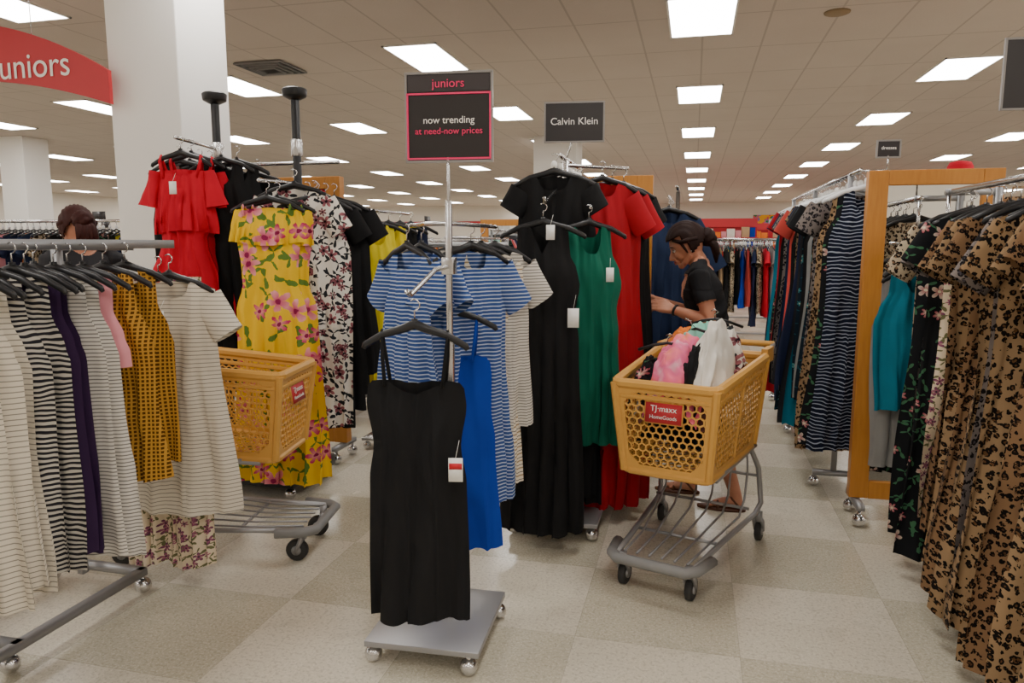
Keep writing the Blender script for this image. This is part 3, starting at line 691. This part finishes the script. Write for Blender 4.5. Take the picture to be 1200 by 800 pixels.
# ------------------------------------------------------------------ people
def person(name,loc,rz,P,top,bottom,hair,scale=1.0):
    e=empty(name,loc,rz); e.scale=(scale,)*3
    m=MB()
    cx=P['cx']
    m.loft([(.76,0,0,.085,.145),(.82,-.005,0,.112,.168),(.90,-.01,0,.118,.172),(.97,-.005,0,.105,.158),(1.05,cx(1.05),0,.09,.132),(1.13,cx(1.13),0,.10,.138),(1.20,cx(1.2)+.008,0,.118,.148),(1.27,cx(1.27),0,.105,.152),(1.33,cx(1.33),0,.078,.14),(1.365,cx(1.365),0,.06,.10),(1.39,cx(1.39),0,.048,.06)],28)
    hc=Vector(P['head']); nb=Vector((cx(1.36)-.010,0,1.34))
    m.tube([nb,nb.lerp(hc,.45)+Vector((-.016,0,0)),hc+Vector((-.02,0,-.03))],[.056,.048,.052],14)
    for s in (-1,1): m.tube([Vector((cx(1.37),s*.03,1.40)),Vector((cx(1.34),s*.10,1.355)),Vector((cx(1.33),s*.15,1.325))],[.040,.042,.045],10)
    HM=Euler(P['hrot']).to_matrix()
    def hf(d):
        x=.098*d.x; y=.076*d.y; z=.115*d.z
        if d.z<0:
            y*=1-.32*(-d.z)**1.3
            if d.x<0: x*=1-.45*(-d.z)
            else: x*=1-.10*(-d.z)
        if d.x>.5:
            x-=.010*sm(.5,1,d.x)*sm(-.1,.3,d.z+.2)*(1-sm(.35,.7,d.z))*sm(.08,.3,abs(d.y))
        return Vector((x,y,z))
    m.ball(hc,1,0,36,26,HM,hf)
    def H(x,y,z): return hc+HM@Vector((x,y,z))
    m.tube([H(.084,0,.022),H(.097,0,.0),H(.112,0,-.024),H(.117,0,-.032),H(.098,0,-.040)],[.007,.008,.011,.012,.009],10)
    for s in (-1,1): m.ball(H(.100,s*.011,-.035),.008,0,8,6)
    m.ball(H(.080,0,-.092),(.019,.022,.017),0,12,8); m.ball(H(.090,0,-.060),(.014,.024,.016),0,12,8)
    for s in (-1,1):
        m.ball(H(.062,s*.036,-.028),(.028,.022,.028),0,12,8)
        m.tube([H(.078,0,-.096),H(.050,s*.040,-.080),H(.01,s*.058,-.050)],[.015,.016,.014],8)
        m.tube([H(.086,s*.012,.026),H(.084,s*.035,.030),H(.068,s*.052,.024)],[.006,.007,.006],8)
        m.tube([H(-.002,s*.074,-.028),H(-.012,s*.082,-.008),H(-.010,s*.085,.016),H(.004,s*.080,.024)],[.008,.008,.009,.006],8)
    arms=[]
    for s,(sh,el,wr,hd) in zip((1,-1),(P['armL'],P['armR'])):
        sh,el,wr=Vector(sh),Vector(el),Vector(wr)
        m.tube([sh-Vector((0,s*.05,-.006)),sh,sh.lerp(el,.35),sh.lerp(el,.75),el,el.lerp(wr,.25),el.lerp(wr,.7),wr],[.048,.050,.047,.041,.037,.040,.031,.023],14)
        arms.append((sh,el,wr))
        d=(Vector(hd['dir'])).normalized(); pn=Vector(hd['palm']); pn=(pn-d*pn.dot(d)).normalized(); sd=d.cross(pn).normalized()*hd.get('th',1)
        for i,(off,fl) in enumerate(((.032,.072),(.011,.080),(-.010,.074),(-.030,.058))):
            k=wr+d*(.088-.004*abs(i-1))+sd*off
            m.tube([wr+sd*off*.45,wr+d*.05+sd*off*.9,k],[.018,.0155,.0115],8)
            a=hd.get('curl',.35)*(1+.18*i); p=k; ang=a*.5; pts=[p]; rr=[.0100]
            for seg,f in enumerate((.45,.31,.24)):
                dd=d*cos(ang)+pn*sin(ang)+sd*off*3.0
                p=p+dd.normalized()*fl*f; pts.append(p); rr.append((.0090,.0084,.0070)[seg]); ang+=a
            m.tube(pts,rr,8)
        t0=wr+d*.022+sd*.020
        m.tube([t0,t0+d*.025+sd*.024+pn*.006,t0+d*.050+sd*.036+pn*.014,t0+d*.072+sd*.036+pn*.022],[.016,.013,.0105,.0085],8)
    for s,(hp,kn,an,toe) in zip((1,-1),(P['legL'],P['legR'])):
        hp,kn,an,toe=map(Vector,(hp,kn,an,toe))
        m.tube([hp+Vector((0,0,.06)),hp,hp.lerp(kn,.5),kn,kn.lerp(an,.28)+Vector((-.012,0,0)),kn.lerp(an,.7),an,an+Vector((-.006,0,-.045))],[.085,.088,.072,.052,.055,.040,.033,.034],16)
        m.tube([an+Vector((-.035,0,-.052)),an+Vector((.01,0,-.035)),an.lerp(toe,.55)+Vector((0,0,-.012)),toe],[.028,.038,.034,.022],12,sq=.8)
        for i in range(5):
            q=toe+Vector((.0-.006*i,(i-2)*.017*-s,0)); m.tube([q,q+Vector((.03-.003*i,0,-.006))],[.010,.0075],7)
    base=m.mesh(name+'_base',[skin]); ob=bpy.data.objects.new('tmp',base); COL.objects.link(ob)
    r=ob.modifiers.new('r','REMESH'); r.mode='VOXEL'; r.voxel_size=.0048; r.use_smooth_shade=True
    sm_=ob.modifiers.new('s','SMOOTH'); sm_.iterations=5; sm_.factor=.5
    dg=bpy.context.evaluated_depsgraph_get(); me=bpy.data.meshes.new_from_object(ob.evaluated_get(dg))
    bpy.data.objects.remove(ob)
    me.materials.clear()
    for q in (skin,top,bottom): me.materials.append(q)
    def region(c):
        for (sh,el,wr) in arms:
            ax=el-sh; t=(c-sh).dot(ax)/ax.length_squared; d=(c-(sh+ax*max(0,min(1,t)))).length
            t2=(c-el).dot(wr-el)/(wr-el).length_squared
            if (c-el).length<.060: return 0
            if (t>.0 and t<1.05 and d<.062): return 1 if t<.55 else 0
            if t2>-.1 and (c-(el+(wr-el)*max(0,min(1.0,t2)))).length<.06: return 0
            if (c-wr).length<.21 and t2>.9: return 0
        if c.z>1.41: return 0
        na=cx(1.36)
        if c.z>1.34 and sqrt((c.x-na)**2+c.y**2)<.070: return 0
        if c.x>cx(1.3)+.01 and c.z>1.225 and abs(c.y)<(c.z-1.225)*.6: return 0
        if c.z>.90: return 1
        if c.z>P.get('hem',.32): return 2
        return 0
    nv=len(me.vertices); push=[0]*nv
    for p in me.polygons:
        g=region(p.center); p.material_index=g; p.use_smooth=True
        if g:
            for v in p.vertices: push[v]=g
    nr=[v.normal.copy() for v in me.vertices]
    for v in me.vertices:
        g=push[v.index]
        if g:
            w=.009+.006*noise.noise(v.co*11)
            if g==1: w+=.010*sm(1.2,.92,v.co.z) if v.co.z<1.2 else 0
            if g==1 and v.co.z<1.25: w+=.004*sin(v.co.z*55+v.co.y*30+3*noise.noise(v.co*6))
            v.co+=nr[v.index]*w
    bo=bpy.data.objects.new('body',me); COL.objects.link(bo); bo.parent=e
    m=MB(); nu,nv_=64,40
    def dirf(i,j):
        th=pi*i/nv_; ph=2*pi*j/nu; return Vector((sin(th)*cos(ph),sin(th)*sin(ph),cos(th)))
    def kf(d):
        if d.z>.50-.05*abs(d.y): return d.x<.86
        if d.x<.05+.45*max(0,d.z): return d.z>-.48-.4*d.x*(1 if d.x<0 else 0)
        return False
    vs=[];keep=[]
    for i in range(nv_+1):
        for j in range(nu):
            d=dirf(i,j); p=hf(d)+d*(.010+.010*max(0,d.z)+.012*max(0,-d.x))+d*.0025*sin(34*d.y+10*d.z+5*d.x)
            vs.append(hc+HM@p); keep.append(kf(d))
    fs=[]
    for i in range(nv_):
        for j in range(nu):
            q=(i*nu+j,(i+1)*nu+j,(i+1)*nu+(j+1)%nu,i*nu+(j+1)%nu)
            if all(keep[k] for k in q): fs.append(q)
    m.add(vs,fs,0)
    def bunf(d):
        k=1+.06*sin(9*d.z+5*d.y)+.06*sin(14*d.x+11*d.z); return Vector((d.x*.044*k,d.y*.050*k,d.z*.052*k))
    m.ball(H(-.118,0,-.012),1,0,24,18,HM,bunf)
    for q in range(5):
        yy=(q-2)*.011
        m.tube([H(-.115,yy,-.03),H(-.132,yy*1.4,-.07),H(-.120,yy*1.8,-.12),H(-.100-.006*q,yy*1.6,-.165+.01*q)],[.018,.020,.015,.003],8,0)
    for s in (-1,1):
        m.tube([H(.062,s*.050,.062),H(.03,s*.076,.034),H(-.01,s*.088,.026),H(-.06,s*.080,.012)],[.006,.010,.011,.010],6,0)
        m.tube([H(.030,s*.074,.03),H(.026,s*.080,.0),H(.020,s*.079,-.035)],[.006,.005,.002],6,0)
    m.obj('hair',hair,e,solid=.006)
    m=MB()
    for s in (-1,1):
        m.ball(H(.0790,s*.031,.004),(.010,.0130,.0075),0,12,8,HM); m.ball(H(.0868,s*.031,.001),(.004,.0055,.0055),1,10,6,HM)
        m.tube([H(.078,s*.047,.006),H(.0895,s*.034,.011),H(.086,s*.018,.008)],[.0022,.0030,.002],6,1)
        m.tube([H(.078,s*.052,.026),H(.092,s*.035,.034),H(.093,s*.016,.030)],[.002,.0035,.002],6,1)
        m.ball(H(.0,s*.086,-.036),.005,3,8,6)
    m.tube([H(.092,.020,-.060),H(.1055,.008,-.056),H(.1065,0,-.058),H(.1055,-.008,-.056),H(.092,-.020,-.060)],[.003,.005,.0045,.005,.003],8,2)
    m.tube([H(.092,.017,-.065),H(.1040,0,-.067),H(.092,-.017,-.065)],[.003,.0055,.003],8,2)
    m.obj('face_details',[plain('eye_white','e8e0d8',.3),plain('dark_iris',(.015,.009,.007),.3),plain('lips','a1504c',.45),chrome],e)
    return e,arms
tblk=fabric('tee_black',(.010,.010,.012)); jeans=fabric('dark_leggings',(.012,.012,.016))
cxW=lambda z: .0+.075*sm(.95,1.36,z)
PW=dict(cx=cxW,head=(.150,0,1.49),hrot=(0,radians(28),radians(10)),
  armL=((.065,.165,1.312),(-.015,.215,1.075),(.205,.14,1.135),dict(dir=(.95,-.12,.22),palm=(.1,-.7,-.7),th=-1,curl=.45)),
  armR=((.065,-.165,1.312),(.13,-.20,1.08),(.35,-.10,1.17),dict(dir=(.95,.15,.15),palm=(.1,.7,-.7),th=1,curl=.4)),
  legL=((0,.085,.82),(-.05,.10,.46),(-.175,.10,.085),(-.05,.11,.03)),legR=((0,-.085,.82),(.09,-.10,.46),(.10,-.10,.085),(.225,-.12,.03)),hem=.30)
w,arms=person('woman_shopper',(.11,4.26,0),radians(180-6),PW,tblk,jeans,hairm,1.0)
m=MB()
sh,el,wr=arms[0]; ax=(wr-el).normalized(); c=wr-ax*.02
b=ax.cross(Vector((0,0,1))).normalized(); u=b.cross(ax)
m.tube([c+b*cos(a)*.027+u*sin(a)*.027 for a in [2*pi*k/16 for k in range(16)]],.008,6,0,True)
m.ball(c+b*.032,(.012,.007,.014),1,10,6); m.obj('wristwatch',[blackp,chrome],w)
m=MB()
for (an,toe) in ((Vector((-.175,.10,.085)),Vector((-.05,.11,.03))),(Vector((.10,-.10,.085)),Vector((.225,-.12,.03)))):
    md=(an+toe)/2
    m.loft([(0,md.x+.015,md.y,.135,.045),(.014,md.x+.015,md.y,.135,.045)],20)
    m.tube([toe+Vector((-.03,-.045,-.015)),toe+Vector((-.03,-.02,.02)),toe+Vector((-.03,.02,.02)),toe+Vector((-.03,.045,-.015))],.008,6,0)
    m.tube([an+Vector((-.03,-.04,-.06)),an+Vector((.02,-.03,-.01)),an+Vector((.03,0,.0)),an+Vector((.02,.03,-.01)),an+Vector((-.03,.04,-.06))],.006,6,0)
m.obj('sandals',plain('brown_leather','5a3320',.5),w)
cx2=lambda z:.03*sm(.98,1.36,z)
P2=dict(cx=cx2,head=(.09,0,1.49),hrot=(0,radians(30),0),
  armL=((.02,.165,1.315),(.02,.20,1.07),(.22,.16,1.08),dict(dir=(1,0,.1),palm=(0,-.5,-1),th=-1,curl=.4)),
  armR=((.02,-.165,1.315),(.02,-.20,1.07),(.22,-.14,1.12),dict(dir=(1,0,.1),palm=(0,.5,-1),th=1,curl=.4)),
  legL=((0,.085,.82),(0,.09,.46),(-.02,.09,.085),(.1,.10,.03)),legR=((0,-.085,.82),(0,-.09,.46),(-.02,-.09,.085),(.1,-.10,.03)),hem=.08)
person('background_shopper',(-3.42,3.5,0),radians(150),P2,F['black2'],F['denim'],hair2,1.06)

# ------------------------------------------------------------------ background racks
pal=['black','navy','grey','white','red','bw','denim','coral','leo2','rose','teal','tan','black2','bflor','greyst','mustardp','royal','wflor','purple','mint','pink','orange']
def rackmesh(seed,L=2.0,zr=1.55,lo=.6,hi=1.0,n=30,bias=None,sg=False):
    r=random.Random(seed); m=MB(); K=len(pal)
    for i in range(n):
        y=-L/2+L*(i+.5)/n; mi=r.randrange(K) if r.random()<.6 else bias[r.randrange(len(bias))] if bias else 0
        LL=r.uniform(lo,hi); W=r.uniform(.19,.24); mm=MB()
        if r.random()<.5:
            garment(mm,[(0,.19),(.18,.19),(LL,W)],.42,(.08,.02),False,.05,.03,.018,3,seed*50+i,mi,10,8)
            for sd in (-1,1): sleeve(mm,sd,sd*.155,-.095,.15,.07,.06,60,mi,i)
        else: garment(mm,[(0,.12),(.14,.12),(.28,.18),(LL,W)],.5,(.12,.06),False,.03,.03,.018,3,seed*50+i,mi,10,8)
        mm.tube([(-.18,0,-.05),(0,0,.01),(.18,0,-.05)],.008,5,K); mm.tube([(0,0,0),(0,0,.07),(.015,0,.085)],.004,4,K+1)
        mm.ball((0,0,.03),(.014,.012,.02),K+3,8,5)
        a=r.uniform(-.15,.15)
        m.add([(v[0]*cos(a)-v[1]*sin(a),y+v[0]*sin(a)+v[1]*cos(a),v[2]+zr-.085) for v in mm.v],[],0)
        o=len(m.v)-len(mm.v)
        for f,q in zip(mm.f,mm.m): m.f.append(tuple(k+o for k in f)); m.m.append(q)
    rod(m,(0,-L/2-.05,zr),(0,L/2+.05,zr),.014,K+1)
    for y in (-L/2,L/2):
        m.box((0,y,zr/2+.04),(.03,.03,zr-.08),K+2); m.box((0,y,.085),(.5,.035,.03),K+2)
        for x in (-.22,.22): ballcaster(m,x,y,.032,K+1)
    m.box((0,0,.085),(.03,L,.03),K+2)
    if sg:
        rod(m,(0,-L/2,zr),(0,-L/2,zr+.28),.006,K+1); m.box((0,-L/2,zr+.34),(.28,.008,.16),K+4)
    return m.mesh('clothes_on_rack',[F[p] for p in pal]+[blackp,chrome,steel,whitep,signblk])
vars_=[rackmesh(1,bias=[0,12,1],sg=True),rackmesh(2,bias=[3,2,14]),rackmesh(3,bias=[4,7,0]),rackmesh(4,zr=1.7,lo=.9,hi=1.35,bias=[0,1,13]),rackmesh(5,bias=[2,11,9,15]),rackmesh(6,zr=1.65,bias=[6,1,16],sg=True)]
occ=[]
def putrack(v,x,y,rz):
    hx,hy=(.35,1.15) if abs(rz)<.5 else (1.15,.35)
    for (a,b,c,d) in occ:
        if abs(x-a)<hx+c and abs(y-b)<hy+d: return
    occ.append((x,y,hx,hy))
    e=empty('background_clothing_rack',(x,y,0),rz); o=bpy.data.objects.new('rack_with_clothes',vars_[v]); COL.objects.link(o); o.parent=e
occ+= [(-3.7,4.68,.3,.3),(-2.7,14.8,.5,.5),(-13.2,12.2,.4,.4),(.88,5.8,.35,1.4),(-.12,5.2,.35,.5),(-2.1,4.9,.35,.5),(-1.5,8.3,.4,.25),(-2.3,9.0,.4,.25),(2.5,6.2,1.1,.35),(-2.62,4.5,.4,.2),(-.58,4.7,.4,.2)]
gond=((.6,21.5),(3.2,22.5),(-2.0,25),(1.6,27),(4,31),(7,29),(.8,34),(-2.5,36),(6,24))
for g in gond: occ.append((g[0],g[1],1.2,.5))
putrack(3,-5.6,5.5,pi/2+.05); putrack(2,-7.6,4.2,pi/2); putrack(0,-6.2,7.4,pi/2); putrack(4,-8.6,6.6,pi/2)
putrack(3,-2.95,6.4,.0); putrack(1,-2.0,6.8,0); putrack(4,-.95,6.9,0); putrack(5,-4.2,6.6,0)
putrack(2,.75,9.4,pi/2); putrack(4,1.0,12.0,pi/2); putrack(1,.4,14.6,pi/2); putrack(2,1.2,17.5,pi/2)
rr=random.Random(5)
y=9.4
while y<33:
    x=-20
    while x<13:
        if not(-1.2<x<.9) and not (0<x<3 and y<9.5): putrack(rr.randrange(6),x+rr.uniform(-.1,.1),y+rr.uniform(-.2,.2),0 if rr.random()<.7 else pi/2)
        x+=2.4
    y+=2.7
e=empty('yellow_dress_rack',(-2.12,4.95,0)); m=MB(); m.box((0,0,.85),(.03,.03,1.6)); m.box((0,0,.08),(.4,.4,.02)); rod(m,(0,-.4,1.72),(0,.3,1.72),.01); 
for a in(-.17,.17):
    for b in (-.17,.17): ballcaster(m,a,b,.03)
m.obj('stand',[chrome],e)
for i,(fb,L) in enumerate((('mustardp',1.15),('mustardp',1.1),('black',1.1),('navy',1.2))): G(e,'hanging_dress',(-2.09+.03*i,4.60+.13*i,1.64),fb,'tank',L,.16,rz=.6,seed=300+i,fold=.025,nf=5)
e=empty('denim_rack',(-.12,5.2,0)); m=MB(); m.box((0,0,.95),(.03,.03,1.8)); m.box((0,0,.08),(.45,.45,.02)); rod(m,(0,-.35,1.86),(0,.3,1.86),.01)
for a in(-.19,.19):
    for b in (-.19,.19): ballcaster(m,a,b,.03)
m.obj('stand',[chrome],e)
for i in range(5): G(e,'hanging_jacket',(-.17,4.90+.13*i,1.72),['denim','navy','denim','black','navy'][i],'tee',1.1+.05*i,.22,rz=.1,seed=320+i,fold=.025,nf=5,sl=.35,S=.17)
e=empty('accessory_shelf',(2.5,6.2,0)); m=MB()
for z in (.35,.8,1.25,1.68): m.box((0,0,z),(2.0,.5,.03),0)
for x in (-1,1): m.box((x,0,.9),(.04,.5,1.8),0)
m.box((0,.25,.9),(2.0,.02,1.8),1); m.obj('shelving',[oak,wallm],e,smooth=False,bevel=.003)
m=MB(); r=random.Random(3)
mm=[F['black'],F['tan'],F['red'],F['navy'],F['white'],F['pink'],F['leo']]
for z in (.365,.815,1.265,1.695):
    x=-.88
    while x<.9:
        w=r.uniform(.16,.26); hh=r.uniform(.14,.22); mi=r.randrange(7)
        m.loft([(z,x,0,w*.45,.07),(z+hh*.5,x,0,w*.5,.08),(z+hh*.9,x,0,w*.42,.05),(z+hh,x,0,w*.36,.03)],14,mi)
        m.tube([(x-w*.25,0,z+hh*.9),(x-w*.2,0,z+hh+.07),(x+w*.2,0,z+hh+.07),(x+w*.25,0,z+hh*.9)],.007,6,mi)
        x+=w+.04
m.obj('handbags',mm,e)
m=MB()
m.loft([(0,0,0,.17,.17),(.012,0,0,.18,.18),(.016,0,0,.09,.09),(.07,0,0,.085,.085),(.10,0,0,.07,.07),(.11,0,0,.03,.03)],24)
m.obj('red_hat',F['red'],e,(-.62,-.1,1.99)); m=MB(); rod(m,(0,0,1.69),(0,0,2.0),.012); m.obj('hat_peg',chrome,e,(-.62,-.1,0))
e=empty('toys_wall_sign',(1.0,39.85,0)); m=MB(); m.box((0,0,2.25),(3.2,.05,.7)); m.obj('panel',signred,e,smooth=False); text('toys',.6,(0,-.04,2.25),RX,whitem,e)
e=empty('wall_poster',(4.4,39.85,0)); m=MB(); m.box((0,0,2.3),(3.0,.05,1.3)); m.obj('panel',floral('poster_print','e0a52a',['d94a3a','4a7ac0','2c7a48'],'2c6a3a',1.2,.35,.9),e,smooth=False)
e=empty('wall_poster',(-1.4,39.85,0)); m=MB(); m.box((0,0,2.3),(1.4,.05,.8)); m.obj('panel',F['green'],e,smooth=False)
for i,(x,y) in enumerate(gond):
    e=empty('red_gondola_shelf',(x,y,0)); m=MB(); r=random.Random(i); ht=2.2
    m.box((0,.3,ht/2),(2.2,.05,ht),0); m.box((0,.24,ht-.12),(2.2,.05,.24),7 if i%4!=1 else 8)
    for z in (.1,.5,.9,1.3,1.65):
        m.box((0,0,z),(2.2,.55,.03),0); xx=-1.0
        while xx<1.0:
            w=r.uniform(.10,.24); h=r.uniform(.12,.30); m.box((xx+w/2,-.05,z+.015+h/2),(w*.9,.3,h),1+r.randrange(6)); xx+=w
    m.obj('shelf_with_goods',[redw,F['white'],F['orange'],F['royal'],F['green'],F['pink'],F['tan'],signred,F['mint']],e,smooth=False)

# ------------------------------------------------------------------ world & camera
wd=bpy.data.worlds.new('World'); scene.world=wd; wd.use_nodes=True
wd.node_tree.nodes['Background'].inputs[0].default_value=(.5,.5,.5,1); wd.node_tree.nodes['Background'].inputs[1].default_value=.5
cam=bpy.data.cameras.new('camera'); cam.lens=25.5; cam.sensor_width=36; cam.clip_start=.05; cam.clip_end=200
co=bpy.data.objects.new('camera',cam); COL.objects.link(co); co.location=(0,0,1.5); co.rotation_euler=(radians(90-7.7),0,radians(14)); scene.camera=co
